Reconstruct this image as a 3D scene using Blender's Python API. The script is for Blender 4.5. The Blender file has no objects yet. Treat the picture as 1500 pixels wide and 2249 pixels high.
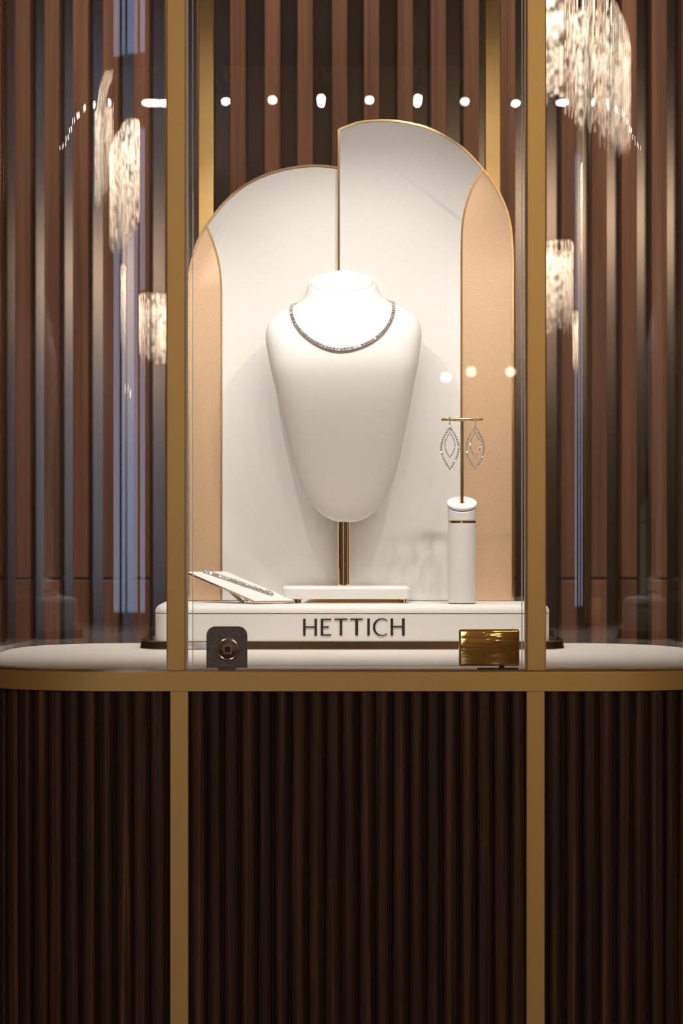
import bpy, bmesh, math, random
from mathutils import Vector, Matrix
from mathutils.bvhtree import BVHTree
random.seed(7)
S = bpy.context.scene
COL = S.collection
PI = math.pi

# ------------------------------------------------------------------ camera, world, exposure
F_PX, VPX, VPY = 4524.0, 699.0, 1150.0          # focal length and vanishing point in pixels of the 1500x2249 frame
CAM = Vector((-0.048, -2.6, 1.25))
cd = bpy.data.cameras.new('camera'); cam = bpy.data.objects.new('camera', cd); COL.objects.link(cam)
cam.location = CAM; cam.rotation_euler = (PI/2, 0, 0)
cd.sensor_fit = 'VERTICAL'; cd.sensor_height = 36.0; cd.sensor_width = 24.0
cd.lens = 36.0*F_PX/2249.0
cd.shift_x = (750-VPX)/2249.0; cd.shift_y = (VPY-1124.5)/2249.0
cd.clip_start = 0.05
cd.dof.use_dof = True; cd.dof.focus_distance = 3.0; cd.dof.aperture_fstop = 9.0
S.camera = cam
w = bpy.data.worlds.new('daylight'); S.world = w; w.use_nodes = True
bg = w.node_tree.nodes['Background']; bg.inputs[0].default_value = (0.52, 0.64, 0.95, 1); bg.inputs[1].default_value = 1.6
S.view_settings.view_transform = 'Standard'; S.view_settings.look = 'None'
S.view_settings.exposure = 0.85; S.view_settings.gamma = 1.0; S.view_settings.use_curve_mapping = False
S.cycles.transparent_max_bounces = 20; S.cycles.use_light_tree = False
S.cycles.max_bounces = 6; S.cycles.diffuse_bounces = 2; S.cycles.glossy_bounces = 5
S.cycles.use_adaptive_sampling = True; S.cycles.adaptive_threshold = 0.03
S.cycles.caustics_refractive = False

SPOT_W = 2.6        # each little spotlight under the canopy
WALL_FILL_W = 44.0      # added ceiling lamps that brighten the slat wall

def at(px, py, Y):
    """point of the place at depth Y behind the glass door that is seen at pixel px, py"""
    d = Y - CAM.y
    return Vector((CAM.x + (px-VPX)*d/F_PX, Y, CAM.z - (py-VPY)*d/F_PX))

# ------------------------------------------------------------------ materials
def new_mat(name):
    m = bpy.data.materials.new(name); m.use_nodes = True
    nt = m.node_tree; b = nt.nodes['Principled BSDF']
    return m, nt, b
def N(nt, t, **kw):
    n = nt.nodes.new(t)
    for k, v in kw.items(): setattr(n, k, v)
    return n
def ramp(nt, stops):
    r = N(nt, 'ShaderNodeValToRGB'); e = r.color_ramp.elements
    while len(e) < len(stops): e.new(0.5)
    for k, (p, c) in enumerate(stops):
        e[k].position = p; e[k].color = (*c, 1)
    return r
def simple(name, col, rough=0.5, metal=0.0, grain=None, bump=0.0, var=0.06, coat=0.0):
    m, nt, b = new_mat(name)
    b.inputs['Roughness'].default_value = rough; b.inputs['Metallic'].default_value = metal
    b.inputs['Coat Weight'].default_value = coat
    if grain:
        tc = N(nt, 'ShaderNodeTexCoord'); nz = N(nt, 'ShaderNodeTexNoise')
        nz.inputs['Scale'].default_value = grain; nz.inputs['Detail'].default_value = 1
        nt.links.new(tc.outputs['Object'], nz.inputs['Vector'])
        lo = tuple(c*(1-var) for c in col); hi = tuple(min(1, c*(1+var)) for c in col)
        r = ramp(nt, [(0.3, lo), (0.7, hi)])
        nt.links.new(nz.outputs['Fac'], r.inputs[0]); nt.links.new(r.outputs[0], b.inputs['Base Color'])
        if bump:
            bp = N(nt, 'ShaderNodeBump'); bp.inputs['Strength'].default_value = bump; bp.inputs['Distance'].default_value = 0.001
            nt.links.new(nz.outputs['Fac'], bp.inputs['Height']); nt.links.new(bp.outputs[0], b.inputs['Normal'])
    else:
        b.inputs['Base Color'].default_value = (*col, 1)
    return m
def wood(name, stops, rough, zs, xs, rand=0.35, bump=0.15):
    m, nt, b = new_mat(name)
    tc = N(nt, 'ShaderNodeTexCoord'); oi = N(nt, 'ShaderNodeObjectInfo')
    add = N(nt, 'ShaderNodeVectorMath', operation='MULTIPLY_ADD')
    comb = N(nt, 'ShaderNodeCombineXYZ')
    for k in range(3): nt.links.new(oi.outputs['Random'], comb.inputs[k])
    add.inputs[1].default_value = (31, 17, 53)
    nt.links.new(comb.outputs[0], add.inputs[0]); nt.links.new(tc.outputs['Object'], add.inputs[2])
    mp = N(nt, 'ShaderNodeMapping'); mp.inputs['Scale'].default_value = (xs, xs, zs)
    nt.links.new(add.outputs[0], mp.inputs['Vector'])
    nz = N(nt, 'ShaderNodeTexNoise'); nz.inputs['Scale'].default_value = 1.0; nz.inputs['Detail'].default_value = 4
    nz.inputs['Roughness'].default_value = 0.65; nz.inputs['Distortion'].default_value = 0.6
    nt.links.new(mp.outputs[0], nz.inputs['Vector'])
    r = ramp(nt, stops)
    nt.links.new(nz.outputs['Fac'], r.inputs[0])
    mul = N(nt, 'ShaderNodeMix', data_type='RGBA', blend_type='MULTIPLY'); mul.inputs['Factor'].default_value = 1.0
    mr = N(nt, 'ShaderNodeMapRange'); mr.inputs['To Min'].default_value = 1-rand; mr.inputs['To Max'].default_value = 1+rand*0.6
    nt.links.new(oi.outputs['Random'], mr.inputs['Value'])
    cc = N(nt, 'ShaderNodeCombineColor')
    for k in range(3): nt.links.new(mr.outputs[0], cc.inputs[k])
    nt.links.new(r.outputs[0], mul.inputs['A']); nt.links.new(cc.outputs[0], mul.inputs['B'])
    nt.links.new(mul.outputs['Result'], b.inputs['Base Color'])
    b.inputs['Roughness'].default_value = rough
    bp = N(nt, 'ShaderNodeBump'); bp.inputs['Strength'].default_value = bump; bp.inputs['Distance'].default_value = 0.001
    nt.links.new(nz.outputs['Fac'], bp.inputs['Height']); nt.links.new(bp.outputs[0], b.inputs['Normal'])
    return m
def glass_mat(name, tint=(1, 1, 1), base=0.045, wav=0.0):
    """clear pane: Schlick reflection of each face over straight transmission"""
    m = bpy.data.materials.new(name); m.use_nodes = True; nt = m.node_tree; nt.nodes.clear()
    out = N(nt, 'ShaderNodeOutputMaterial'); mix = N(nt, 'ShaderNodeMixShader')
    tr = N(nt, 'ShaderNodeBsdfTransparent'); tr.inputs[0].default_value = (*tint, 1)
    gl = N(nt, 'ShaderNodeBsdfGlossy'); gl.inputs['Roughness'].default_value = 0.0
    g = N(nt, 'ShaderNodeNewGeometry'); dot = N(nt, 'ShaderNodeVectorMath', operation='DOT_PRODUCT')
    nt.links.new(g.outputs['Normal'], dot.inputs[0]); nt.links.new(g.outputs['Incoming'], dot.inputs[1])
    ab = N(nt, 'ShaderNodeMath', operation='ABSOLUTE'); nt.links.new(dot.outputs['Value'], ab.inputs[0])
    su = N(nt, 'ShaderNodeMath', operation='SUBTRACT', use_clamp=True); su.inputs[0].default_value = 1.0; nt.links.new(ab.outputs[0], su.inputs[1])
    pw = N(nt, 'ShaderNodeMath', operation='POWER'); pw.inputs[1].default_value = 5.0; nt.links.new(su.outputs[0], pw.inputs[0])
    ma = N(nt, 'ShaderNodeMath', operation='MULTIPLY_ADD'); ma.inputs[1].default_value = 1-base; ma.inputs[2].default_value = base
    nt.links.new(pw.outputs[0], ma.inputs[0])
    if wav:
        tc = N(nt, 'ShaderNodeTexCoord'); mp = N(nt, 'ShaderNodeMapping'); mp.inputs['Scale'].default_value = (55, 55, 0.6)
        nz = N(nt, 'ShaderNodeTexNoise'); nz.inputs['Scale'].default_value = 1; nz.inputs['Detail'].default_value = 2
        bp = N(nt, 'ShaderNodeBump'); bp.inputs['Strength'].default_value = wav; bp.inputs['Distance'].default_value = 0.0004
        nt.links.new(tc.outputs['Object'], mp.inputs[0]); nt.links.new(mp.outputs[0], nz.inputs['Vector'])
        nt.links.new(nz.outputs['Fac'], bp.inputs['Height']); nt.links.new(bp.outputs[0], gl.inputs['Normal'])
    nt.links.new(ma.outputs[0], mix.inputs[0]); nt.links.new(tr.outputs[0], mix.inputs[1]); nt.links.new(gl.outputs[0], mix.inputs[2])
    nt.links.new(mix.outputs[0], out.inputs[0])
    return m
def emit(name, col, st):
    m = bpy.data.materials.new(name); m.use_nodes = True; nt = m.node_tree; nt.nodes.clear()
    out = N(nt, 'ShaderNodeOutputMaterial'); e = N(nt, 'ShaderNodeEmission')
    e.inputs[0].default_value = (*col, 1); e.inputs[1].default_value = st
    nt.links.new(e.outputs[0], out.inputs[0]); return m

M = {}
M['brass'] = simple('champagne_brass', (0.82, 0.545, 0.195), 0.42, 0.55, grain=2200, bump=0.10, var=0.08)
M['gold'] = simple('polished_gold', (0.90, 0.68, 0.40), 0.07, 1.0)
M['hinge'] = simple('hinge_gold', (0.83, 0.58, 0.20), 0.06, 1.0, grain=70, bump=0.45, var=0.02)
def _hinge():
    nt = M['hinge'].node_tree; nz = [n for n in nt.nodes if n.type == 'TEX_NOISE'][0]; tc = [n for n in nt.nodes if n.type == 'TEX_COORD'][0]
    mp = N(nt, 'ShaderNodeMapping'); mp.inputs['Scale'].default_value = (.35, 1, 3.0); nt.links.new(tc.outputs['Object'], mp.inputs[0]); nt.links.new(mp.outputs[0], nz.inputs['Vector'])
_hinge()
M['trim'] = simple('trim_brass', (0.70, 0.52, 0.30), 0.16, 1.0)
M['chrome'] = simple('chrome', (0.86, 0.84, 0.82), 0.06, 1.0)
M['steel'] = simple('dark_brushed_steel', (0.16, 0.14, 0.125), 0.40, 0.8, grain=260, bump=0.15, var=0.15)
M['cream'] = simple('cream_leatherette', (0.86, 0.835, 0.795), 0.55, 0.0, grain=300, var=0.015)
M['bust'] = simple('ivory_leatherette', (0.84, 0.805, 0.765), 0.50, 0.0, grain=800, bump=0.10, var=0.015)
M['deck'] = simple('pale_linen', (0.80, 0.74, 0.66), 0.65, 0.0, grain=260, bump=0.2, var=0.03)
M['sheen'] = simple('rose_gold_leatherette', (0.74, 0.50, 0.31), 0.42, 0.35, grain=1600, bump=0.25, var=0.12)
M['ink'] = simple('black_letter', (0.006, 0.0055, 0.0055), 0.65)
M['black'] = simple('black_metal', (0.02, 0.018, 0.016), 0.45, 0.3)
M['diamond'] = simple('diamond_facets', (0.92, 0.91, 0.90), 0.05, 0.82)
M['silver'] = simple('white_gold', (0.74, 0.70, 0.66), 0.25, 0.8)
M['edge'] = simple('polished_glass_edge', (0.95, 0.94, 0.91), 0.25)
M['plinth'] = simple('darkened_polished_brass', (0.36, 0.28, 0.20), 0.06, 1.0)  # brass tint darkened to stand in for a dark reflection
M['glass'] = glass_mat('clear_glass', base=0.04)
M['bent'] = glass_mat('bent_glass', base=0.045)
M['slat'] = wood('dark_oak', [(0.30, (0.013, 0.006, 0.0032)), (0.52, (0.062, 0.027, 0.012)), (0.72, (0.20, 0.088, 0.032))], 0.50, 2.2, 190, 0.40, 0.30)
M['core'] = simple('black_core', (0.006, 0.004, 0.003), 0.7)
M['wallslat'] = wood('walnut', [(0.30, (0.17, 0.076, 0.046)), (0.55, (0.31, 0.145, 0.088)), (0.75, (0.42, 0.215, 0.135))], 0.5, 0.9, 40, 0.22, 0.1)
M['mirror'] = simple('bronze_mirror', (0.13, 0.11, 0.098), 0.16, 1.0)
M['plaster'] = simple('warm_plaster', (0.42, 0.34, 0.27), 0.9, 0, grain=3, var=0.1)
M['ceil'] = simple('ceiling_paint', (0.50, 0.43, 0.36), 0.9, 0, grain=3, var=0.05)
M['floor'] = simple('stone_floor', (0.20, 0.15, 0.115), 0.28, 0, grain=2.5, var=0.2)
M['lens'] = emit('lamp_lens', (1.0, 0.92, 0.84), 20.0)
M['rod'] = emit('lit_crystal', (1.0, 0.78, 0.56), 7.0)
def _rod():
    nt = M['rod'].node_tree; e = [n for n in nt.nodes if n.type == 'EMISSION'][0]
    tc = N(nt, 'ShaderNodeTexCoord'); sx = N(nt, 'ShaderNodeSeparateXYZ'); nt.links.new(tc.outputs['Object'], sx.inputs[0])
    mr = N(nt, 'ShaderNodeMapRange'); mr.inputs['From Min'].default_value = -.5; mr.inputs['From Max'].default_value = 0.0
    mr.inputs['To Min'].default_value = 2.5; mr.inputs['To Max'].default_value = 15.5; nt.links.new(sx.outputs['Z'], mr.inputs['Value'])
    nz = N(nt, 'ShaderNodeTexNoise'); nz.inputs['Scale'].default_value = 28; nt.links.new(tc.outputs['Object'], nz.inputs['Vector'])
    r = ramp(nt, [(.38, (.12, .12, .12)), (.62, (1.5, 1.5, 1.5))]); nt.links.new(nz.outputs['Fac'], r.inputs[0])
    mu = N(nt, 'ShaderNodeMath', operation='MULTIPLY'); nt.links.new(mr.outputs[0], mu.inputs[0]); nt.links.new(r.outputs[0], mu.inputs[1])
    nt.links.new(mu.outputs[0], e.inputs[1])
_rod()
M['frame'] = simple('dark_bronze', (0.05, 0.04, 0.035), 0.4, 0.6)

# ------------------------------------------------------------------ mesh helpers
def link(name, bm, mat, parent=None, smooth=False, loc=None):
    me = bpy.data.meshes.new(name)
    bmesh.ops.recalc_face_normals(bm, faces=bm.faces)
    bm.to_mesh(me); bm.free()
    o = bpy.data.objects.new(name, me); COL.objects.link(o)
    me.materials.append(M[mat] if isinstance(mat, str) else mat)
    if smooth:
        for p in me.polygons: p.use_smooth = True
        if smooth != 'all': me.set_sharp_from_angle(angle=math.radians(38))
    if parent: o.parent = parent; 
    if loc is not None: o.location = loc
    return o
def empty(name, loc, label=None, cat=None, group=None):
    o = bpy.data.objects.new(name, None); COL.objects.link(o); o.location = loc; o.empty_display_size = 0.05
    tag(o, label, cat, group); return o
def tag(o, label=None, cat=None, group=None, kind=None):
    if label: o['label'] = label
    if cat: o['category'] = cat
    if group: o['group'] = group
    if kind: o['kind'] = kind
    return o
def copy(o, parent=None, loc=None, rz=None):
    c = o.copy(); COL.objects.link(c); c.parent = parent
    if loc is not None: c.location = loc
    if rz is not None: c.rotation_euler.z = rz
    return c
def rel(o, root):
    """parent o, whose mesh is in world coordinates, to root without moving it"""
    o.parent = root; o.location = Vector(o.location) - Vector(root.location); return o
def bevel(bm, r, seg=2, edges=None):
    if r > 0: bmesh.ops.bevel(bm, geom=edges or list(bm.edges), offset=r, segments=seg, profile=0.5, affect='EDGES', clamp_overlap=True)
def box(x0, x1, y0, y1, z0, z1, r=0.0, seg=2, bm=None):
    b = bm or bmesh.new()
    m = Matrix.Translation(((x0+x1)/2, (y0+y1)/2, (z0+z1)/2)) @ Matrix.Diagonal((abs(x1-x0), abs(y1-y0), abs(z1-z0), 1))
    v = bmesh.ops.create_cube(b, size=1.0, matrix=m)['verts']
    if r:
        es = list({e for q in v for e in q.link_edges}); bevel(b, r, seg, es)
    return b
def prism_z(pts, z0, z1, r=0.0, seg=3, bm=None):
    """closed outline in the XY plane pulled from z0 to z1"""
    b = bm or bmesh.new()
    lo = [b.verts.new((p[0], p[1], z0)) for p in pts]; hi = [b.verts.new((p[0], p[1], z1)) for p in pts]
    n = len(pts)
    for i in range(n): b.faces.new((lo[i], lo[(i+1) % n], hi[(i+1) % n], hi[i]))
    b.faces.new(lo[::-1]); top = b.faces.new(hi)
    if r: bevel(b, r, seg, list(top.edges))
    return b
def prism_y(pts, y0, y1, r=0.0, seg=2, bm=None):
    """closed outline in the XZ plane pulled from y0 (front) to y1"""
    b = bm or bmesh.new()
    lo = [b.verts.new((p[0], y0, p[1])) for p in pts]; hi = [b.verts.new((p[0], y1, p[1])) for p in pts]
    n = len(pts)
    for i in range(n): b.faces.new((lo[i], hi[i], hi[(i+1) % n], lo[(i+1) % n]))
    fr = b.faces.new(lo); b.faces.new(hi[::-1])
    if r: bevel(b, r, seg, list(fr.edges))
    return b
def lathe(prof, seg=32, bm=None, mat=None):
    """profile of (radius, height) turned about Z, closed by caps"""
    b = bm or bmesh.new(); rings = []
    for r, z in prof:
        rings.append([b.verts.new((r*math.cos(2*PI*k/seg), r*math.sin(2*PI*k/seg), z)) for k in range(seg)])
    for a, c in zip(rings, rings[1:]):
        for k in range(seg): b.faces.new((a[k], a[(k+1) % seg], c[(k+1) % seg], c[k]))
    b.faces.new(rings[0][::-1]); b.faces.new(rings[-1])
    if mat is not None: bmesh.ops.transform(b, matrix=mat, verts=[v for r in rings for v in r])
    return b
def tube(path, rad, seg=8, bm=None, closed=False):
    b = bm or bmesh.new(); path = [Vector(p) for p in path]; n = len(path); rings = []
    up = Vector((0, 0, 1))
    for i in range(n):
        if closed: t = path[(i+1) % n]-path[i-1]
        else: t = path[min(i+1, n-1)]-path[max(i-1, 0)]
        t.normalize()
        u = t.cross(up) if abs(t.z) < 0.98 else t.cross(Vector((0, 1, 0)))
        u.normalize(); v = t.cross(u)
        rings.append([b.verts.new(path[i]+rad*(math.cos(2*PI*k/seg)*u+math.sin(2*PI*k/seg)*v)) for k in range(seg)])
    m = n if closed else n-1
    for i in range(m):
        a, c = rings[i], rings[(i+1) % n]
        for k in range(seg): b.faces.new((a[k], a[(k+1) % seg], c[(k+1) % seg], c[k]))
    if not closed: b.faces.new(rings[0][::-1]); b.faces.new(rings[-1])
    return b
def strip_y(path, width, y0, y1, closed=False):
    """rectangular bead following a polyline in the XZ plane, from y0 to y1"""
    b = bmesh.new(); n = len(path); sec = []
    for i in range(n):
        if closed: p, q = Vector(path[i-1]), Vector(path[(i+1) % n])
        else: p, q = Vector(path[max(i-1, 0)]), Vector(path[min(i+1, n-1)])
        t = (q-p).normalized(); nn = Vector((-t.y, t.x))
        c = Vector(path[i]); a1, a2 = c+nn*width/2, c-nn*width/2
        sec.append([b.verts.new((a1.x, y0, a1.y)), b.verts.new((a2.x, y0, a2.y)), b.verts.new((a2.x, y1, a2.y)), b.verts.new((a1.x, y1, a1.y))])
    for i in range(n if closed else n-1):
        s, e = sec[i], sec[(i+1) % n]
        for k in range(4): b.faces.new((s[k], s[(k+1) % 4], e[(k+1) % 4], e[k]))
    if not closed: b.faces.new(sec[0][::-1]); b.faces.new(sec[-1])
    return b
def catmull(pts, per=6):
    pts = [Vector(p) for p in pts]; out = []
    for i in range(len(pts)-1):
        p0, p1, p2, p3 = pts[max(i-1, 0)], pts[i], pts[i+1], pts[min(i+2, len(pts)-1)]
        for k in range(per):
            t = k/per
            out.append(0.5*((2*p1)+(p2-p0)*t+(2*p0-5*p1+4*p2-p3)*t*t+(3*p1-p0-3*p2+p3)*t**3))
    out.append(pts[-1]); return out
def resample(pts, step):
    out = [pts[0].copy()]; acc = 0.0
    for a, b in zip(pts, pts[1:]):
        L = (b-a).length; pos = 0.0
        while acc + (L-pos) >= step:
            pos += step-acc; acc = 0.0
            out.append(a.lerp(b, pos/L) if L else a.copy())
        acc += L-pos
    return out
def rrect(x0, x1, y0, y1, r, seg=8):
    P = []
    for cx, cy, a0 in ((x1-r, y0+r, -PI/2), (x1-r, y1-r, 0), (x0+r, y1-r, PI/2), (x0+r, y0+r, PI)):
        for k in range(seg+1):
            a = a0+PI/2*k/seg; P.append((cx+r*math.cos(a), cy+r*math.sin(a)))
    return P

def pad(x0, x1, y0, y1, r, z0, z1, rb, seg=7):
    """block with rounded plan corners and a quarter-round top edge"""
    b = bmesh.new(); rg = []
    for g, z in [(0, z0), (0, z1-rb)] + [(rb*(1-math.cos(PI/2*k/seg)), z1-rb+rb*math.sin(PI/2*k/seg)) for k in range(1, seg+1)]:
        rg.append([b.verts.new((x, y, z)) for x, y in rrect(x0+g, x1-g, y0+g, y1-g, max(r-g, .001), 10)])
    for r1, r2 in zip(rg, rg[1:]):
        n = len(r1)
        for k in range(n): b.faces.new((r1[k], r1[(k+1) % n], r2[(k+1) % n], r2[k]))
    b.faces.new(rg[0][::-1]); b.faces.new(rg[-1]); return b

# plan of the cabinet: straight front and back, super-elliptic ends
X0, AX, BY, EN = 0.228, 0.285, 0.29, 3.4
def arc_right(inset=0.0, seg=72):
    """right-hand end from front (Y=0) to back, moved inwards by inset"""
    raw = []
    for k in range(seg+1):
        th = -PI/2+PI*k/seg
        c, s = math.cos(th), math.sin(th)
        raw.append(Vector((X0+AX*max(c, 0)**(2/EN), BY+BY*math.copysign(abs(s)**(2/EN), s))))
    fine = resample(raw, 0.0015) + [raw[-1]]
    out = []
    for i, p in enumerate(fine):
        t = (fine[min(i+1, len(fine)-1)]-fine[max(i-1, 0)]).normalized()
        out.append((p + Vector((-t.y, t.x))*inset, t))
    return out
def outline(inset=0.0, every=8):
    A = arc_right(inset); idx = list(range(0, len(A), every))
    if idx[-1] != len(A)-1: idx.append(len(A)-1)
    R = [A[i][0] for i in idx]
    return [(p.x, p.y) for p in R] + [(-p.x, p.y) for p in R[::-1]]

# ------------------------------------------------------------------ the room
WY, WL, WR, WF, H = 2.0, -6.0, 6.0, -13.0, 6.0
def struct(name, bm, mat): return tag(link(name, bm, mat), kind='structure')
struct('floor', box(WL-.2, WR+.2, WF-.2, WY+.3, -0.1, 0), 'floor')
struct('ceiling', box(WL-.2, WR+.2, WF-.2, WY+.3, H, H+0.1), 'ceil')
struct('wall_left', box(WL-.2, WL, WF, WY+.1, 0, H), 'plaster')
struct('wall_right', box(WR, WR+.2, WF, WY+.1, 0, H), 'plaster')
wb = struct('wall_back', box(WL, WR, WY+.105, WY+.25, 0, H), 'plaster')
link('mirror_backing', box(-4, 4, WY+.05, WY+.104, 0.0, H-0.01), 'mirror', wb)
# street wall with one tall window (an opening with panes; mullions added to split its reflection)
wx0, wx1, wz0, wz1 = -2.95, -1.45, 0.5, 5.85
b = box(WL, wx0, WF-.2, WF, 0, H); box(wx1, WR, WF-.2, WF, 0, H, bm=b); box(wx0, wx1, WF-.2, WF, 0, wz0, bm=b); box(wx0, wx1, WF-.2, WF, wz1, H, bm=b)
struct('wall_front', b, 'plaster')
win = tag(empty('window_1', (0, WF-.1, 0)), kind='structure')
b = box(wx0, wx0+.07, -.04, .04, wz0, wz1); box(wx1-.07, wx1, -.04, .04, wz0, wz1, bm=b)
box(wx0, wx1, -.04, .04, wz0, wz0+.07, bm=b); box(wx0, wx1, -.04, .04, wz1-.07, wz1, bm=b); box(wx0, wx1, -.05, .05, 4.28, 4.84, bm=b)
for q in (1, 2, 3): xm = wx0+(wx1-wx0)*q/4; box(xm-.06, xm+.06, -.04, .04, wz0+.07, wz1-.07, bm=b)  # upright bars added to break the blue reflection into strips
link('window_frame', b, 'frame', win)
for q in range(4):
    xa, xb = wx0+(wx1-wx0)*q/4+.062, wx0+(wx1-wx0)*(q+1)/4-.062
    link('pane', box(xa, xb, -.006, .006, wz0+.07, 4.28), 'glass', win); link('pane', box(xa, xb, -.006, .006, 4.84, wz1-.07), 'glass', win)
# walnut slats on the back wall, each in two lengths with a joint between
centres = [1115, 1184, 1250, 1316, 1382, 1448, 1514, 1580]
left = [449, 379, 311, 243, 177, 114, 50, -13, -77]
mid = [522, 598, 670, 746, 816, 890, 963, 1035]
sw = 0.0345
joint = 0.5*(at(0, 1274, WY).z + at(0, 1268, WY).z)
allx = sorted(at(p, 0, WY).x for p in centres+left+mid)
pitch = 66*(WY+2.6)/F_PX
for k in range(1, 14):
    allx.append(at(1580, 0, WY).x+pitch*k); allx.append(at(-77, 0, WY).x-pitch*k)
lo0 = link('slat', box(-sw/2, sw/2, 0, .05, 0.02, joint-.003, 0.0015, 1), 'wallslat', wb)
hi0 = link('slat', box(-sw/2, sw/2, 0, .05, joint+.003, H-.02, 0.0015, 1), 'wallslat', wb)
jn0 = link('slat_joint_shade', box(-sw/2+.001, sw/2-.001, .003, .05, joint-.0028, joint+.0028), 'frame', wb)  # dark filler in place of the shadow between slat lengths
for k, x in enumerate(allx):
    for o in (lo0, hi0, jn0):
        c = o if k == 0 else copy(o, wb)
        c.location = (x, WY, 0)

# ------------------------------------------------------------------ the cabinet
ZB0, ZB1, ZD, ZL = 1.0385, 1.0626, 1.066, 2.075       # brass band, deck, canopy underside
cab = empty('display_cabinet', (0, BY, 0), 'curved glass display cabinet with fluted dark wood base and brass frame', 'display cabinet')
def cpart(name, bm, mat, parent=None, smooth=False):
    o = link(name, bm, mat, None, smooth); 
    o.parent = parent or cab
    o.location = -Vector((0, BY, 0)) if parent is None else Vector((0, 0, 0))
    return o
core = cpart('base_carcass', prism_z(outline(0.013), 0.0, ZB0), 'core')
# fluted slats: one rounded profile, repeated along the outline
def flute():
    b = bmesh.new(); n = 9; hw, dp = 0.0094, 0.0085
    prof = []
    for k in range(n):
        a = PI*k/(n-1); prof.append((-hw*math.copysign(abs(math.cos(a))**0.8, math.cos(a)), -dp*math.sin(a)**0.75))
    lo = [b.verts.new((x, y, 0.012)) for x, y in prof]; hi = [b.verts.new((x, y, ZB0-.0008)) for x, y in prof]
    for k in range(n-1): b.faces.new((lo[k], lo[k+1], hi[k+1], hi[k]))
    b.faces.new(lo); b.faces.new(hi[::-1]); b.faces.new((lo[0], hi[0], hi[-1], lo[-1]))
    return b
first = link('slat', flute(), 'slat', core, smooth=True)
spots = []
p0, p1 = -0.2118, 0.2146
for k in range(20): spots.append((p0+(p1-p0)*(k+.5)/20, 0.013, 0.0))
A = arc_right(0.013)
acc, last, nxt = 0.0, A[0][0], 0.0238
for p, t in A:
    acc += (p-last).length; last = p
    if acc >= nxt and acc < 1.02:
        rz = math.atan2(t.y, t.x)
        spots.append((p.x, p.y, rz)); spots.append((-p.x, p.y, -rz)); nxt += 0.0216
for k, (x, y, rz) in enumerate(spots):
    o = first if k == 0 else copy(first, core)
    o.location = (x, y+0.001*0, random.uniform(-.0006, 0)); o.rotation_euler.z = rz
for xa, xb in ((-0.2352, -0.2120), (0.2148, 0.2380)):
    cpart('base_strip', box(xa, xb, 0.0005, 0.016, 0.0, ZB0, 0.0008, 1), 'brass')
cpart('brass_band', prism_z(outline(-0.0005), ZB0, ZB1, 0.0015, 2), 'brass', smooth=True)
# thin channel that holds the glass
def ring(i0, i1, z0, z1):
    b = bmesh.new(); o1, o2 = outline(i0, 6), outline(i1, 6); n = len(o1)
    v = [[b.verts.new((p[0], p[1], z)) for p in o] for o, z in ((o1, z0), (o1, z1), (o2, z1), (o2, z0))]
    for k in range(n):
        for j in range(4): b.faces.new((v[j][k], v[j][(k+1) % n], v[(j+1) % 4][(k+1) % n], v[(j+1) % 4][k]))
    return b
cpart('glass_channel', ring(0.0015, 0.003, ZB1, ZB1+.0032), 'trim', smooth=True)
cpart('deck', prism_z(outline(0.0035), ZB1, ZD, 0.001, 1), 'deck', smooth=True)
def post(xa, xb, ya, yb): cpart('frame_post', box(xa, xb, ya, yb, ZD-.002, ZL, 0.0012, 2), 'brass')
post(-0.2394, -0.2158, -0.001, 0.022); post(0.2152, 0.2394, -0.001, 0.022)
post(-0.2320, -0.2085, 0.5625, 0.5795); post(0.2086, 0.2322, 0.5625, 0.5795)
# bent glass at both ends
def bent(sgn):
    b = bmesh.new(); o1, o2 = arc_right(0.004), arc_right(0.012)
    sel = [i for i in range(0, len(o1), 4)]
    sel = [i for i in sel if o1[i][0].x > 0.2395]
    rows = []
    for i in sel:
        p, q = o1[i][0], o2[i][0]
        rows.append([b.verts.new((sgn*p.x, p.y, ZD+.0005)), b.verts.new((sgn*p.x, p.y, ZL)), b.verts.new((sgn*q.x, q.y, ZL)), b.verts.new((sgn*q.x, q.y, ZD+.0005))])
    for r, s in zip(rows, rows[1:]):
        for j in range(4): b.faces.new((r[j], r[(j+1) % 4], s[(j+1) % 4], s[j]))
    b.faces.new(rows[0][::-1]); b.faces.new(rows[-1])
    return b
for s in (-1, 1): cpart('bent_glass_pane', bent(s), 'bent', smooth=True)
cpart('rear_glass_pane', box(-0.2083, 0.2084, 0.566, 0.574, ZD+.0005, ZL), 'glass')
# the door: frameless pane with polished edges, lock and hinge
dl, dr, db = at(424, 0, .006).x, at(1146, 0, .006).x, at(0, 1461, .006).z
door = cpart('glass_door', box(dl, dr, 0.004, 0.012, db, ZL-.004), 'glass')
b = box(dl-.0008, dl, .004, .012, db, ZL-.004); box(dr, dr+.0008, .004, .012, db, ZL-.004, bm=b); box(dl, dr, .004, .012, db-.0008, db, bm=b)
cpart('polished_edge', b, 'edge', door)
b = box(-0.2157, at(413.5, 0, .008).x, .006, .010, ZD+.0005, ZL); box(at(1151.5, 0, .008).x, 0.2151, .006, .010, ZD+.0005, ZL, bm=b)
cpart('seal_strip', b, 'edge')
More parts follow.
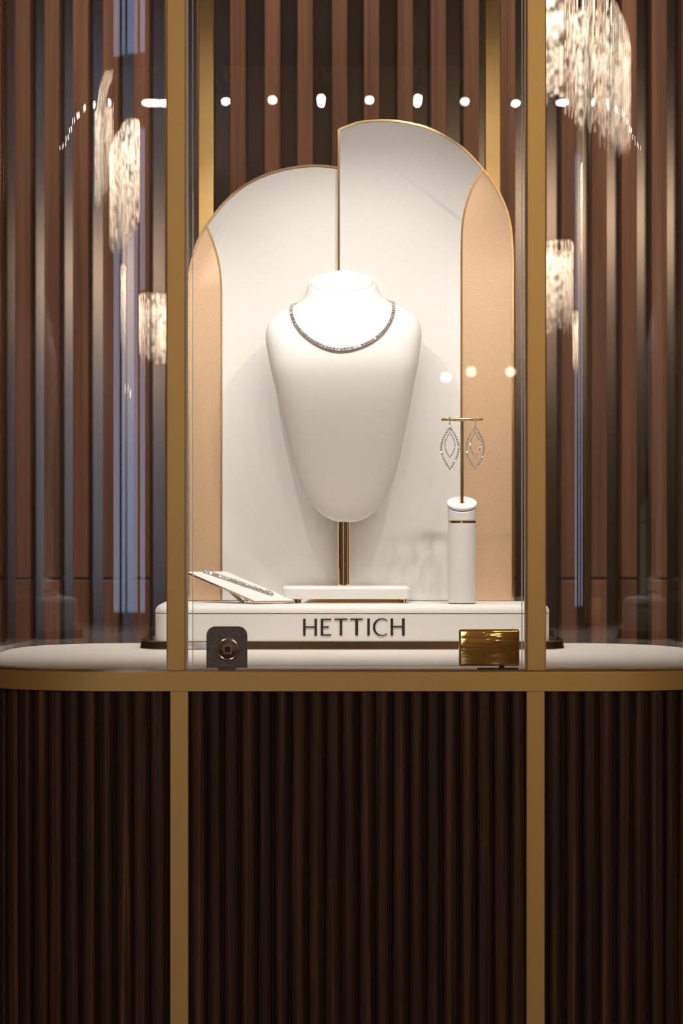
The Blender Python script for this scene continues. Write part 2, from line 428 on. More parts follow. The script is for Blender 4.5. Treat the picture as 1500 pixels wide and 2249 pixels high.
# lock plate with chrome cylinder
lx0, lx1, lz0, lz1 = at(453, 0, -.003).x, at(543, 0, -.003).x, at(0, 1467, -.003).z, at(0, 1376, -.003).z
r = 0.0115; pts = [(lx0, lz0), (lx1, lz0)]
for k in range(9): a = PI/2*k/8; pts.append((lx1-r+r*math.cos(a), lz1-r+r*math.sin(a)))
for k in range(9): a = PI/2+PI/2*k/8; pts.append((lx0+r+r*math.cos(a), lz1-r+r*math.sin(a)))
lock = cpart('lock_plate', prism_y(pts, -.0012, .0036, 0.0006, 1), 'steel', door)
c = at(500, 1426, -.003); rr = 26*(2.6)/F_PX
b = lathe([(rr, -.0012), (rr, .0016), (rr*.95, .0024), (rr*.88, .0026), (rr*.86, .0020), (rr*.80, .0026), (rr*.62, .0052), (rr*.46, .0064), (rr*.44, .0066)], 40)
bmesh.ops.transform(b, matrix=Matrix.Translation((c.x, -.0012, c.z)) @ Matrix.Rotation(PI/2, 4, 'X'), verts=b.verts)
cpart('lock_cylinder', b, 'chrome', lock, smooth=True)
k = rr*.36
b = bmesh.new(); 
box(c.x-k, c.x+k, -.0095, -.0070, c.z+k*.62, c.z+k, bm=b); box(c.x-k, c.x+k, -.0095, -.0070, c.z-k, c.z-k*.62, bm=b)
box(c.x-k, c.x-k*.62, -.0095, -.0070, c.z-k*.62, c.z+k*.62, bm=b); box(c.x+k*.62, c.x+k, -.0095, -.0070, c.z-k*.62, c.z+k*.62, bm=b)
cpart('key_collar', b, 'chrome', lock)
cpart('key_slot', box(c.x-k*.62, c.x+k*.62, -.0088, -.0074, c.z-k*.62, c.z+k*.62), 'black', lock)
cpart('lock_tab', box(at(478, 0, 0).x, at(518, 0, 0).x, 0, .003, ZD-.002, lz0+.001), 'steel', lock)
# hinge block
hx0, hx1, hz0, hz1 = at(1008, 0, -.008).x, at(1141, 0, -.008).x, at(0, 1463, -.008).z, at(0, 1382, -.008).z
hin = cpart('hinge', box(hx0, hx1, -.009, .0036, hz0, hz1, 0.0028, 4), 'hinge', door, smooth=True)
b = box(at(1097, 0, 0).x, at(1108, 0, 0).x, .002, .010, ZD, hz0+.001); box(at(1050, 0, 0).x, at(1138, 0, 0).x, -.0005, .014, ZD-.0005, ZD+.0018, bm=b)
cpart('hinge_pivot', b, 'frame', door)
# canopy with its row of little spotlights
cano = cpart('canopy', prism_z(outline(-.0005), ZL, ZL+.14, 0.002, 2), 'brass', smooth=True)
cpart('canopy_soffit', prism_z(outline(0.03), ZL-.004, ZL-.0005), 'black')
cano2 = []
sp = [(-.2225+.089*k, 0.045) for k in range(6)]
A = arc_right(0.045); acc, last, nxt = 0.0, A[0][0], .075
for p, t in A:
    acc += (p-last).length; last = p
    if acc >= nxt and p.y < 0.20:
        sp.append((p.x, p.y)); sp.append((-p.x, p.y)); nxt += 0.089
can = lathe([(.0145, 0.0), (.0145, .034), (.006, .036), (.005, .082)], 20); 
lens = lathe([(.0085, -.001), (.0085, .0005)], 20)
can_me = lens_me = None
for k, (x, y) in enumerate(sp):
    if k == 0:
        c0 = link('spotlight', can, 'black', cab, smooth=True); l0 = link('lens', lens, 'lens', c0); cc, ll = c0, l0
    else:
        cc = copy(c0, cab); ll = copy(l0, cc)
    # the six over the door aim at the bust, the side ones down at deck, ramp and stand
    tx, ty, tz = (x*(.35, .6, .6, .6, .6, .35)[k], .46, (1.36, 1.47, 1.54, 1.47, 1.54, 1.36)[k]) if k < 6 else (x*.80, .48, 1.22)
    d = Vector((tx-x, ty-y, tz-2.02)); q = d.to_track_quat('-Z', 'Y'); dn = d.normalized()
    cc.rotation_euler = q.to_euler(); cc.location = Vector((x, y-BY, 2.045)) + dn*.052
    if k >= 12: continue
    L = bpy.data.lights.new('spot_beam', 'SPOT'); L.color = (1.0, 0.955, 0.90); L.shadow_soft_size = 0.007
    L.energy = SPOT_W*((1.45, .42, .40, .42, .40, 1.45)[k] if k < 6 else 1.0)
    L.spot_size = math.radians((80, 74, 100, 74, 100, 80)[k] if k < 6 else 66); L.spot_blend = .95
    lo = bpy.data.objects.new('spot_beam', L); COL.objects.link(lo)
    lo.location = Vector((x, y, 2.045)) + dn*.064; lo.rotation_euler = q.to_euler()

# ------------------------------------------------------------------ pedestal with raised lettering
ZP0 = ZD+.0127; ZP1 = 1.1318
ped = empty('pedestal', (0, .485, ZD), 'long cream pedestal with black HETTICH lettering on a polished plinth', 'pedestal')
def P(root, name, bm, mat, smooth=False, parent=None):
    """mesh given in world coordinates, made a part of root (or a sub-part of parent)"""
    o = link(name, bm, mat, None, smooth); o.parent = parent or root
    o.location = -Vector(root.location) if parent is None else Vector((0, 0, 0))
    return o
zs = at(0, 1347.5, .405).z
b = bmesh.new(); rg = []
for g, z in ((0, ZD), (0, ZD+.0012), (.0006, ZD+.0016), (.0018, ZP0-.0014), (.0012, ZP0-.001), (.0012, ZP0)):
    rg.append([b.verts.new((x, y, z)) for x, y in rrect(-.312+g, .316-g, .4025+g, .558, .045, 12)])
for r1, r2 in zip(rg, rg[1:]):
    n = len(r1)
    for k in range(n): b.faces.new((r1[k], r1[(k+1) % n], r2[(k+1) % n], r2[k]))
b.faces.new(rg[0][::-1]); b.faces.new(rg[-1])
P(ped, 'plinth', b, 'plinth', True)
P(ped, 'body', prism_z(rrect(-.2875, .2915, .4055, .557, .024, 10), ZP0, zs-.0004, 0.0006, 1), 'cream', True)
P(ped, 'top_cushion', pad(-.2880, .2920, .4050, .5575, .026, zs+.0004, ZP1, 0.0112), 'cream', True)
yl = .4055
def lp(x, y): q = at(640+x/5.357, 1340+y/5.357, yl); return (q.x, q.z)
def lrect(x0, x1, y0, y1): return [lp(x0, y1), lp(x1, y1), lp(x1, y0), lp(x0, y0)]
def arc_c():
    outer, inner = [], []
    for k in range(25):
        a = math.radians(50+260*k/24)
        outer.append(lp(1062+104*math.cos(a)*1.0, 200-104*math.sin(a)))
        inner.append(lp(1070+80*math.cos(a)*1.06, 200-93*math.sin(a)))
    return [(outer[k], outer[k+1], inner[k+1], inner[k]) for k in range(24)]
letters = [
    [lrect(138, 166, 102, 300), lrect(272, 300, 102, 300), lrect(166, 272, 191, 207)],
    [lrect(345, 375, 102, 300), lrect(375, 467, 102, 117), lrect(375, 440, 191, 207), lrect(375, 467, 285, 300)],
    [lrect(568, 598, 99, 297), [lp(505, 119), lp(512, 112), lp(568, 115), lp(568, 99), lp(510, 99)], [lp(598, 115), lp(652, 112), lp(658, 119), lp(660, 99), lp(598, 99)]],
    [lrect(752, 783, 99, 297), [lp(687, 119), lp(694, 112), lp(752, 115), lp(752, 99), lp(692, 99)], [lp(783, 115), lp(832, 112), lp(838, 119), lp(840, 99), lp(783, 99)]],
    [lrect(893, 922, 98, 297)],
    arc_c(),
    [lrect(1168, 1196, 98, 298), lrect(1302, 1332, 98, 298), lrect(1196, 1302, 187, 203)],
]
for polys in letters:
    b = bmesh.new()
    for q in polys: prism_y(list(q), yl-.0011, yl+.0004, bm=b)
    P(ped, 'letter', b, 'ink')

# ------------------------------------------------------------------ arched backdrop boards
def arch(name, label, outer_px, inner_px, xin, x_edge, x_far, yf, edge_side):
    """outer_px: curve from the inner edge over the top down to the far side; inner_px: division between white and gold board"""
    zb = ZP1+.0005
    root = empty(name, ((at(x_edge, 0, yf).x+at(x_far, 0, yf).x)/2, yf+.006, ZP1), label, 'backdrop')
    O = [(at(x, y, yf).x, at(x, y, yf).z) for x, y in outer_px]; I = [(at(x, y, yf).x, at(x, y, yf).z) for x, y in inner_px]
    O = [tuple(p) for p in catmull(O, 8)]; I = [tuple(p) for p in catmull(I, 8)]
    xf, xi, xe = O[-1][0], I[-1][0], O[0][0]
    j = min(range(len(O)), key=lambda k: (O[k][0]-I[0][0])**2+(O[k][1]-I[0][1])**2)
    white = [(xe, zb)] + O[:j+1] + I[1:] + [(xi, zb)]
    gold = I[::-1] + O[j+1:] + [(xf, zb), (xi, zb)]
    P(root, 'white_board', prism_y(white, yf, yf+.006, 0.0016, 3), 'cream', True)
    P(root, 'rose_gold_board', prism_y(gold, yf, yf+.006, 0.0016, 3), 'sheen', True)
    P(root, 'edge_trim', strip_y([(xe, zb)]+O+[(xf, zb)], .0032, yf-.0018, yf+.0075), 'trim')
    P(root, 'divider_trim', strip_y(I+[(xi, zb)], .0030, yf-.0014, yf+.0070), 'trim')
    return root
arch('arched_backdrop', 'taller arched backdrop board in white and rose gold behind the earring stand',
     [(744, 285), (766, 276), (791, 268.5), (831, 264.5), (866, 265.5), (907, 272), (942, 282), (982, 302), (1023, 331), (1060, 371), (1084, 402), (1103, 438), (1116, 472), (1123, 512), (1126, 560), (1126, 620)],
     [(1060, 372), (1054, 383), (1037, 413), (1023, 452), (1015.5, 495), (1013.5, 545), (1013.5, 620)], 1013, 744, 1126, .546, -1)
arch('arched_backdrop', 'lower arched backdrop board in white and rose gold behind the bracelet ramp',
     [(752, 369), (735, 367.5), (710, 364.5), (675, 364.5), (634, 370), (594, 380.5), (559, 395), (524, 417), (489, 449), (454, 494), (437, 524), (424, 563), (416, 603), (414, 650)],
     [(454, 495), (461, 512), (470, 537), (479, 570), (484.5, 605), (486, 650)], 486, 752, 414, .5535, 1)

# ------------------------------------------------------------------ necklace bust on its stand
YB = .462
ux = lambda px_len: px_len*(YB+2.6)/F_PX
bust = empty('necklace_bust', (at(762, 0, YB+.005).x, YB+.005, ZP1), 'ivory necklace bust on a polished brass pole and padded base', 'bust')
AXX, AXT = 752.0, math.radians(1.35)
# rows: pixel height, half width, front depth offset, back offset, tilt (front lower than back)
rows = [(617, 73.5, .006, .052, .0175), (624, 77, .002, .054, .0165), (634, 81, -.001, .056, .0150), (644, 86, -.003, .057, .0125),
        (652, 92, -.005, .058, .010), (659, 100, -.0075, .058, .0080), (666, 113, -.010, .0575, .006), (674, 130, -.013, .056, .0045), (683, 145, -.0165, .054, .0030), (693, 157, -.020, .052, .002),
        (706, 166, -.0245, .050, .001), (722, 171, -.0295, .048, 0), (742, 172, -.0345, .046, 0), (775, 167, -.0405, .043, 0), (810, 161, -.0430, .040, 0),
        (850, 152, -.0395, .039, 0), (895, 143, -.0320, .039, 0), (950, 131, -.0205, .039, 0), (1000, 120, -.0090, .040, 0), (1040, 109, .0005, .041, 0), (1072, 97, .0080, .042, 0),
        (1100, 81.5, .0150, .042, 0), (1120, 66, .0205, .042, 0), (1134, 49, .0250, .041, 0), (1143, 30, .0285, .040, 0), (1147, 12, 0.0315, .038, 0)]
rows = catmull([Vector(r[:4]).to_4d() if False else Vector((r[0], r[1], r[2], r[3])) for r in rows], 3)
tl = [(617, .0175), (634, .015), (652, .010), (674, .0045), (706, .001), (722, 0), (2000, 0)]
def tilt_at(y):
    for (a, ta), (c, tc_) in zip(tl, tl[1:]):
        if a <= y <= c: return ta+(tc_-ta)*(y-a)/(c-a)
    return tl[0][1]
def section(r, seg=64, grow=1.0):
    y, hw, yf, yb = r; out = []
    cx = AXX + (y-617)*math.tan(AXT)*1.0
    mid = yf+(yb-yf)*.62
    flat = min(1.0, max(0.0, (y-640)/70))
    n = 2.05+0.75*flat
    for k in range(seg):
        a = 2*PI*k/seg; c, s = math.cos(a), math.sin(a)
        e = n if s < 0 else 2.3
        X = math.copysign(abs(c)**(2/e), c); q = math.copysign(abs(s)**(2/e), s)
        yy = mid + (q*(mid-yf) if s < 0 else q*(yb-mid))
        zt = tilt_at(y)*(q if s > 0 else q*.95)
        base = at(cx, y, YB)
        dx = ux(hw)*X*grow
        out.append(Vector((base.x+dx, YB+mid+(yy-mid)*grow, base.z+zt+dx*math.tan(AXT)*1.1)))
    return out
bb = bmesh.new(); rings = []
for r in rows: rings.append([bb.verts.new(v) for v in section(r)])
ns = 64
for a_, c_ in zip(rings, rings[1:]):
    for k in range(ns): bb.faces.new((a_[k], a_[(k+1) % ns], c_[(k+1) % ns], c_[k]))
# rim turning in at the neck, then a shallow seat for the cap
r0 = rows[0]
top1 = [bb.verts.new(v+Vector((0, -.0002, .0012))) for v in section(r0, grow=.985)]
top2 = [bb.verts.new(v+Vector((0, -.0004, .0010))) for v in section(r0, grow=.962)]
top3 = [bb.verts.new(v+Vector((0, .0004, -.0020))) for v in section(r0, grow=.955)]
for a_, c_ in ((top1, rings[0]), (top2, top1), (top3, top2)):
    for k in range(ns): bb.faces.new((a_[k], a_[(k+1) % ns], c_[(k+1) % ns], c_[k]))
bb.faces.new(top3); bb.faces.new(rings[-1][::-1])
bmesh.ops.recalc_face_normals(bb, faces=bb.faces)
BVH = BVHTree.FromBMesh(bb)
form = P(bust, 'bust_form', bb, 'bust', 'all')
capb = bmesh.new(); cr = []
nrm = Vector((0, -.45, .9)).normalized()
for g, h in ((.945, -.0016), (.945, .0012), (.925, .0026), (.80, .0034), (.4, .0040)):
    cr.append([capb.verts.new(v+nrm*h) for v in section(r0, grow=g)])
for a_, c_ in zip(cr, cr[1:]):
    for k in range(ns): capb.faces.new((a_[k], a_[(k+1) % ns], c_[(k+1) % ns], c_[k]))
capb.faces.new(cr[0][::-1]); capb.faces.new(cr[-1])
P(bust, 'neck_cap', capb, 'bust', True)
px_ = at(755, 0, YB+.040).x; rp = 14*(YB+2.6)/F_PX
zc0, zc1 = at(0, 1316, .447).z, at(0, 1290, .447).z
P(bust, 'pole', lathe([(rp, zc1-.003), (rp, at(0, 1136, YB).z)], 32, mat=Matrix.Translation((px_, YB+.040, 0))), 'gold', True)
P(bust, 'base_plate', prism_z(rrect(at(645, 0, .452).x, at(895, 0, .452).x, .452, .536, .012, 8), ZP1+.0003, zc0+.0005, .0008, 2), 'gold', True)
P(bust, 'base_cushion', pad(at(620, 0, .447).x, at(901, 0, .447).x, .447, .541, .010, zc0+.0005, zc1, .0035), 'cream', True)

# ------------------------------------------------------------------ diamonds
def gem(bm, mtx, r, h=.62):
    """eight-sided brilliant: table, crown, pavilion"""
    n = 8; f = lambda rad, z, o: [bm.verts.new(mtx @ Vector((rad*math.cos(2*PI*(k+o)/n), rad*math.sin(2*PI*(k+o)/n), z))) for k in range(n)]
    t, g1, g0 = f(r*.55, r*h*.55, .5), f(r, r*h*.12, 0), f(r, 0, 0); tip = bm.verts.new(mtx @ Vector((0, 0, -r*.55)))
    bm.faces.new(t)
    for k in range(n):
        bm.faces.new((g1[k], g1[(k+1) % n], t[k])); bm.faces.new((t[k], g1[(k+1) % n], t[(k+1) % n]))
        bm.faces.new((g0[k], g0[(k+1) % n], g1[(k+1) % n], g1[k])); bm.faces.new((tip, g0[(k+1) % n], g0[k]))
def seat(bm, mtx, r):
    """open basket with four prongs"""
    n = 8
    lo = [bm.verts.new(mtx @ Vector((r*.62*math.cos(2*PI*k/n), r*.62*math.sin(2*PI*k/n), -r*.75))) for k in range(n)]
    hi = [bm.verts.new(mtx @ Vector((r*.98*math.cos(2*PI*k/n), r*.98*math.sin(2*PI*k/n), -r*.05))) for k in range(n)]
    for k in range(n): bm.faces.new((lo[k], lo[(k+1) % n], hi[(k+1) % n], hi[k]))
    bm.faces.new(lo[::-1])
    for k in range(4):
        a = PI/4+k*PI/2; c = Vector((r*.98*math.cos(a), r*.98*math.sin(a), 0)); s = r*.15
        box(-s, s, -s, s, -r*.6, r*.34, bm=bm)
        vs = bm.verts[-8:] if False else list(bm.verts)[-8:]
        for v in vs: v.co = mtx @ (v.co + c)
def frame_mtx(p, z, x):
    z = z.normalized(); y = z.cross(x).normalized(); x = y.cross(z)
    m = Matrix((x, y, z)).transposed().to_4x4(); m.translation = p; return m
# necklace path over the chest, found by sight lines on the bust surface
npx = [(661, 655.5), (652, 661), (645, 669), (641.5, 678), (640.5, 687), (643, 701), (652, 719), (667, 735), (685, 749), (709, 761), (731, 767), (747, 768.5), (773, 766), (800, 757.5), (821, 747), (840, 731.5), (853, 715.5), (861, 698), (863.5, 681), (861, 664), (854, 653.5), (846, 647.5)]
path = []
for x, y in [tuple(v) for v in catmull(npx, 5)]:
    d = (at(x, y, YB)-CAM).normalized(); hit = BVH.ray_cast(CAM, d)
    if hit[0] is not None: path.append((hit[0], hit[1]))
pl = [p+n*.0030 for p, n in path]
# smooth the path so that it hangs in an even line
for _ in range(6): pl = [pl[0]]+[(pl[i-1]+2*pl[i]+pl[i+1])/4 for i in range(1, len(pl)-1)]+[pl[-1]]
a0, a1 = pl[0], pl[-1]; back = []
for k in range(1, 12):
    t = k/12; c = a1.lerp(a0, t); back.append(c+Vector((0, math.sin(PI*t)*.066, math.sin(PI*t)*.016)))
loop = pl+back+[pl[0]]
st = resample(loop, .0053)
if (st[-1]-st[0]).length < .003: st.pop()
neck = empty('necklace', sum(st, Vector())/len(st), 'diamond tennis necklace hanging on the ivory bust', 'necklace')
sb = bmesh.new(); gm = bmesh.new(); gem(gm, Matrix.Identity(4), .00275)
g0 = link('stone', gm, 'diamond', neck); ct = Vector(neck.location)
for i, p in enumerate(st):
    nx_ = st[(i+1) % len(st)]-st[i-1]
    near = BVH.find_nearest(p); nn = near[1] if near[0] is not None else Vector((0, -1, 0))
    up = (nn + Vector((0, -.15, .45))).normalized()
    m = frame_mtx(p, up, nx_)
    seat(sb, m, .00275)
    g = g0 if i == 0 else copy(g0, neck)
    g.matrix_local = Matrix.Translation(-ct) @ m @ Matrix.Rotation(random.uniform(-.25, .25), 4, 'X') @ Matrix.Rotation(random.uniform(-.25, .25), 4, 'Y')
tag(P(neck, 'settings', sb, 'silver'), kind='stuff')

# ------------------------------------------------------------------ earring stand and earrings
YE = .44; ke = (YE+2.6)/F_PX
ex = at(1014.5, 0, YE).x; er = 31.2*ke
es = empty('earring_stand', (ex, YE, ZP1), 'cream cylinder earring stand with slanted top and brass T-bar', 'earring stand')
tilt = math.radians(25)
def cyl_slant(r, z0, zc, seg=40, r_in=0.0):
    b = bmesh.new(); lo, hi = [], []
    for k in range(seg):
        a = 2*PI*k/seg; x, y = r*math.cos(a), r*math.sin(a)
        lo.append(b.verts.new((ex+x, YE+y, z0))); hi.append(b.verts.new((ex+x, YE+y, zc+y*math.tan(tilt) if zc < 10 else zc-10)))
    for k in range(seg): b.faces.new((lo[k], lo[(k+1) % seg], hi[(k+1) % seg], hi[k]))
    b.faces.new(lo[::-1]); b.faces.new(hi); return b
zt = at(0, 1106, YE).z; zb1, zb0 = at(0, 1143, YE-er).z, at(0, 1150, YE-er).z
P(es, 'foot_ring', lathe([(er*.93, ZP1+.0002), (er*.93, ZP1+.0022)], 40, mat=Matrix.Translation((ex, YE, 0))), 'steel', True)
P(es, 'lower_cylinder', cyl_slant(er, ZP1+.0018, 10+zb0), 'cream', True)
P(es, 'brass_band', lathe([(er*.955, zb0), (er*.985, zb0+.0008), (er*.985, zb1-.0008), (er*.955, zb1)], 40, mat=Matrix.Translation((ex, YE, 0))), 'gold', True)
P(es, 'upper_cylinder', cyl_slant(er, zb1, zt-.0040), 'cream', True)
mt = Matrix.Translation((ex, YE, zt)) @ Matrix.Rotation(tilt, 4, 'X')
P(es, 'slanted_disc', lathe([(er*1.02, -.0022), (er*1.06, -.0012), (er*1.06, .0010), (er*1.03, .0020), (er*.5, .0022)], 44, mat=mt), 'cream', True)
P(es, 'socket', lathe([(er*.24, .0018), (er*.24, .0030), (er*.15, .0030)], 24, mat=mt), 'gold', True)
zbar = at(0, 921.8, YE).z
P(es, 'rod', lathe([(.0023, zt), (.0023, zbar)], 20, mat=Matrix.Translation((ex, YE, 0))), 'gold', True)
b = lathe([(.0028, 0), (.0028, at(1061, 0, YE).x-at(969, 0, YE).x)], 20)
bmesh.ops.transform(b, matrix=Matrix.Translation((at(969, 0, YE).x, YE, zbar)) @ Matrix.Rotation(PI/2, 4, 'Y'), verts=b.verts)
P(es, 'crossbar', b, 'gold', True)
YJ = YE-.0055
def earring(cx, label):
    root = empty('earring', at(cx, 922, YJ), label, 'earring', 'pair of diamond earrings on the T-bar')
    gb, fb, lead = bmesh.new(), bmesh.new(), bmesh.new()
    fwd = Vector((0, -1, .12))
    def marq(y0, y1, hw, n, r):
        pts = []
        for s in (-1, 1):
            for k in range(n+1):
                t = k/n; w_ = math.sin(PI*t)**.92
                pts.append((s, t, at(cx+s*hw*w_, y0+(y1-y0)*t, YJ)))
        for s, t, p in pts:
            if s == 1 and t in (0, 1): continue
            ang = random.uniform(-.35, .35)
            m = frame_mtx(p, Vector((random.uniform(-.18, .18), -1, .12+random.uniform(-.2, .2))), Vector((1, 0, ang)))
            gem(gb, m, r); seat(fb, m, r)
        for s in (-1, 1):
            ln = [at(cx+s*hw*math.sin(PI*k/20)**.92, y0+(y1-y0)*k/20, YJ)+Vector((0, .0009, 0)) for k in range(21)]
            tube(ln, .00035, 6, fb)
    marq(939, 1030, 19.2, 17, .00172)
    marq(951, 1004, 11.2, 14, .00118)
    q = at(cx, 921.5, YJ); gem(lead, frame_mtx(q, Vector((0, -1, .25)), Vector((1, 0, 0))), .0030); seat(fb, frame_mtx(q, Vector((0, -1, .25)), Vector((1, 0, 0))), .0030)
    q = at(cx, 931, YJ); gem(lead, frame_mtx(q, fwd, Vector((1, 0, 0))), .0016)
    q = at(cx, 941, YJ); gem(lead, frame_mtx(q, fwd, Vector((1, 0, 0))), .0022)
    tube([at(cx, 918, YJ), at(cx, 951, YJ)], .0004, 6, fb)
    tube([at(cx, 922, YJ), at(cx, 915, YJ)+Vector((0, .004, 0)), at(cx, 915.5, YJ)+Vector((0, .0095, 0)), at(cx, 925, YJ)+Vector((0, .0105, 0))], .0004, 6, fb)
    tag(P(root, 'pave_stones', gb, 'diamond'), kind='stuff'); P(root, 'top_stones', lead, 'diamond'); P(root, 'wire_frame', fb, 'silver')
earring(988, 'marquise diamond earring on the T-bar, over the white board')
earring(1043.5, 'marquise diamond earring on the T-bar, over the rose gold board')

# ------------------------------------------------------------------ bracelet ramp and bracelet
YD = .418; zl = ZP1+.0052
D_ = Vector((at(560, 0, YD).x, YD, zl)); A_ = Vector((at(413, 0, .492).x, .492, at(0, 1255.5, .492).z))
W_ = Vector((at(645, 0, YD+.026).x-D_.x, .026, 0))
C_, B_ = D_+W_, A_+W_
nr = (D_-A_).cross(W_).normalized()
if nr.z < 0: nr = -nr
ramp_o = empty('bracelet_ramp', (-.16, .47, ZP1), 'white sloping bracelet ramp with gold underside, left of the bust', 'display ramp')
def slab(o1, o2, grow=0.0):
    b = bmesh.new(); ctr = (A_+B_+C_+D_)/4; q = []
    for p in (A_, B_, C_, D_):
        g = (p-ctr)*(1+grow)+ctr
        q.append((b.verts.new(g+nr*o1), b.verts.new(g+nr*o2)))
    b.faces.new([v[0] for v in q][::-1]); b.faces.new([v[1] for v in q])
    for k in range(4): b.faces.new((q[k][0], q[(k+1) % 4][0], q[(k+1) % 4][1], q[k][1]))
    return b
b = slab(-.0018, 0.0); bevel(b, .0007, 2); P(ramp_o, 'top_pad', b, 'cream', True)
P(ramp_o, 'gold_backing', slab(-.0034, -.0019, .012), 'trim')
# folded prop: two thin legs down to the pedestal
def plate(pts, th):
    b = bmesh.new(); pts = [Vector(p) for p in pts]; nn = (pts[1]-pts[0]).cross(pts[2]-pts[0]).normalized()*th/2
    f = [b.verts.new(p+nn) for p in pts]; g = [b.verts.new(p-nn) for p in pts]; n = len(pts)
    b.faces.new(f); b.faces.new(g[::-1])
    for k in range(n): b.faces.new((f[k], f[(k+1) % n], g[(k+1) % n], g[k]))
    return b
m1 = A_.lerp(D_, .33)+W_*.42-nr*.003; m2 = A_.lerp(D_, .42)+W_*.62-nr*.003; m3 = A_.lerp(D_, .33)+W_*.22-nr*.003
g1 = Vector((m2.x+.002, m2.y, ZP1+.0005))
P(ramp_o, 'prop', plate([m3, m1, g1+Vector((.006, 0, 0)), g1], .0012), 'cream')
P(ramp_o, 'prop', plate([m1+Vector((.004, .004, 0)), m2+Vector((.006, .004, 0)), g1+Vector((.010, .004, 0))], .0012), 'cream')
# bracelet: long closed loop of stones lying on the ramp
brac = None
def rp_(s, t, h=.0): return A_+(D_-A_)*s+W_*t+nr*h
ds, de = (0.03, .40), (0.80, .735); halfw = .042
L0, L1 = rp_(*ds), rp_(*de); ax = (L1-L0); ln = ax.length; ax.normalize(); sd = nr.cross(ax).normalized()
rad = .0032; lp_ = []
for k in range(40): lp_.append(L0+ax*(ln*k/39)+sd*rad)
for k in range(1, 9): a = PI*k/9; lp_.append(L1+ax*math.sin(a)*rad*1.2+sd*math.cos(a)*rad)
for k in range(40): lp_.append(L1-ax*(ln*k/39)-sd*rad)
for k in range(1, 9): a = PI*k/9; lp_.append(L0-ax*math.sin(a)*rad*1.2-sd*math.cos(a)*rad)
lp_.append(lp_[0].copy())
bs = resample(lp_, .0042)
brac = empty('bracelet', (L0+L1)/2, 'diamond tennis bracelet laid along the white ramp', 'bracelet')
gb, fb = bmesh.new(), bmesh.new()
for i, p in enumerate(bs):
    tn = bs[(i+1) % len(bs)]-bs[i-1]; out = tn.cross(nr).normalized()
    mid_ = (p-(L0+ax*((p-L0).dot(ax)))); out = mid_.normalized() if mid_.length > 1e-6 else out
    z = (nr*.75+out*.75+Vector((random.uniform(-.15, .15), random.uniform(-.15, .15), 0)))
    m = frame_mtx(p+nr*.0026, z, tn); gem(gb, m, .0021); seat(fb, m, .0021)
tag(P(brac, 'stones', gb, 'diamond'), kind='stuff'); tag(P(brac, 'settings', fb, 'silver'), kind='stuff')

# ------------------------------------------------------------------ lights of the room: crystal chandeliers and added ceiling lamps for the slat wall
def chandelier(x, y, rx, ry, rot, ztop, hgt, label):
    root = empty('chandelier', (x, y, ztop), label, 'chandelier', 'crystal chandeliers of the shop')
    root.rotation_euler.z = rot; b = bmesh.new()
    for f, dz in ((1.0, 0), (.72, .06)):
        n = int(95*f*(rx+ry)/1.2)
        for k in range(n):
            a = 2*PI*k/n; L = hgt*random.uniform(.82, 1.0); s = .0055; u, v = f*rx*math.cos(a), f*ry*math.sin(a)
            box(u-s, u+s, v-s, v+s, -L-dz, -.01-dz, bm=b)
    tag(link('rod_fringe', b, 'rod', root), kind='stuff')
    for f, dz in ((1.0, 0), (.72, -.06)):
        link('ring', tube([(f*rx*math.cos(2*PI*k/48), f*ry*math.sin(2*PI*k/48), dz) for k in range(48)], .014, 8, closed=True), 'trim', root, True)
    b = bmesh.new()
    for k in range(3):
        a = 2*PI*k/3; tube([(rx*math.cos(a), ry*math.sin(a), 0), (0, 0, .6)], .003, 6, b)
    tube([(0, 0, .6), (0, 0, H-ztop)], .006, 8, b); link('suspension', b, 'frame', root)
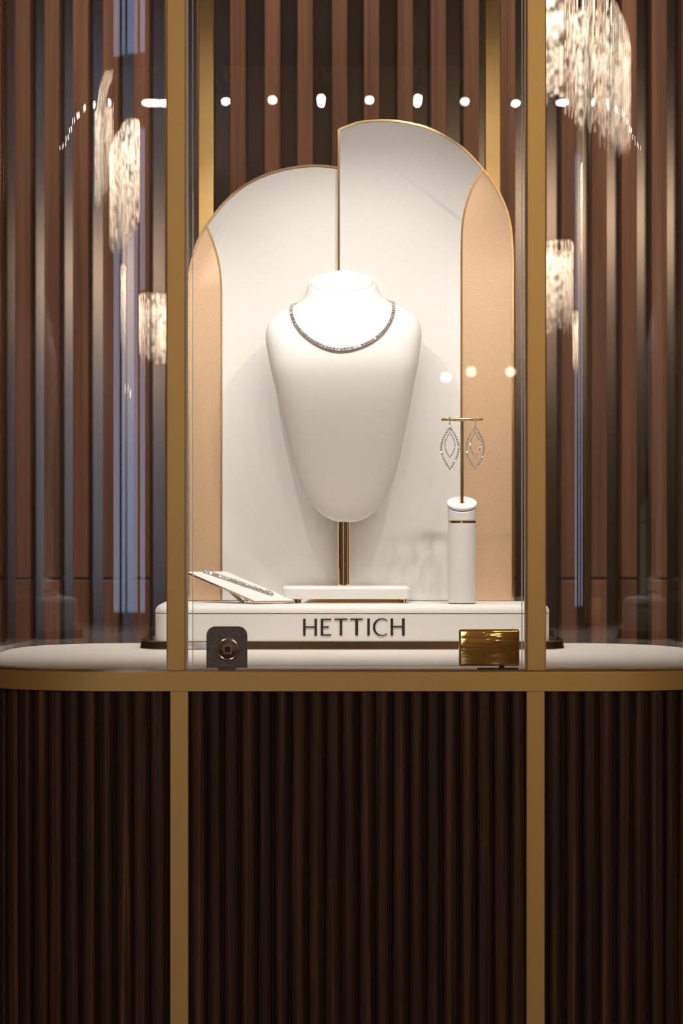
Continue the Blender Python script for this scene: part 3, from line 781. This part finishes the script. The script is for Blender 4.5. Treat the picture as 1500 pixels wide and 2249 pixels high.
chandelier(1.74, -5.0, 1.0, .36, math.atan2(-.7, 2.03), 3.15, .40, 'large crystal rod chandelier mirrored in the right bent glass')
chandelier(-1.57, -7.6, .74, .26, math.atan2(1.25, .85), 3.15, .46, 'crystal rod chandelier mirrored in the left bent glass')
chandelier(1.72, -11.0, .26, .26, 0, 3.10, .55, 'far crystal rod chandelier on the right of the shop')
chandelier(-1.36, -11.4, .26, .26, 0, 2.80, .40, 'far crystal rod chandelier on the left of the shop')
for k, x in enumerate((-2.4, -1.2, 0.0, 1.2, 2.4)):  # lamps added out of view to brighten the slats
    root = empty('wall_fill_lamp', (x, .95, 3.6), 'added out-of-view fill lamp %s' % ('far left of the slat wall', 'left of the cabinet', 'above the cabinet', 'right of the cabinet', 'far right of the slat wall')[k], 'spotlight', 'added lamps washing the slat wall')
    link('housing', lathe([(.045, 0), (.045, .16)], 24), 'black', root, True)
    link('stem', lathe([(.008, .16), (.008, H-3.6)], 12), 'black', root, True)
    L = bpy.data.lights.new('wall_fill_beam', 'SPOT'); L.energy = WALL_FILL_W; L.color = (1, .80, .60); L.spot_size = math.radians(75); L.spot_blend = .8; L.shadow_soft_size = .04
    lo = bpy.data.objects.new('wall_fill_beam', L); COL.objects.link(lo); lo.location = (x, .95, 3.59)
    lo.rotation_euler = Vector((0, 1.05, -2.0)).to_track_quat('-Z', 'Y').to_euler()
# three small pendant globes over a counter across the shop
M['globe'] = emit('lit_globe', (1.0, .84, .66), 8.0)
for (x, z), wd in zip(((.523, 1.905), (.636, 1.93), (.812, 1.93)), ('nearest the middle of the shop', 'second from the middle of the shop', 'third from the middle of the shop')):
    root = empty('pendant_lamp', (x, -6.6, z), 'small round pendant lamp ' + wd, 'pendant lamp', 'pendant lamps across the shop')
    link('globe', lathe([(.022*math.sin(PI*k/12)+.0005, -.022*math.cos(PI*k/12)) for k in range(13)], 20), 'globe', root, True)
    link('cap', lathe([(.010, .021), (.010, .05), (.004, .055)], 16), 'trim', root, True)
    link('cable', lathe([(.0025, .05), (.0025, H-z)], 8), 'black', root, True)
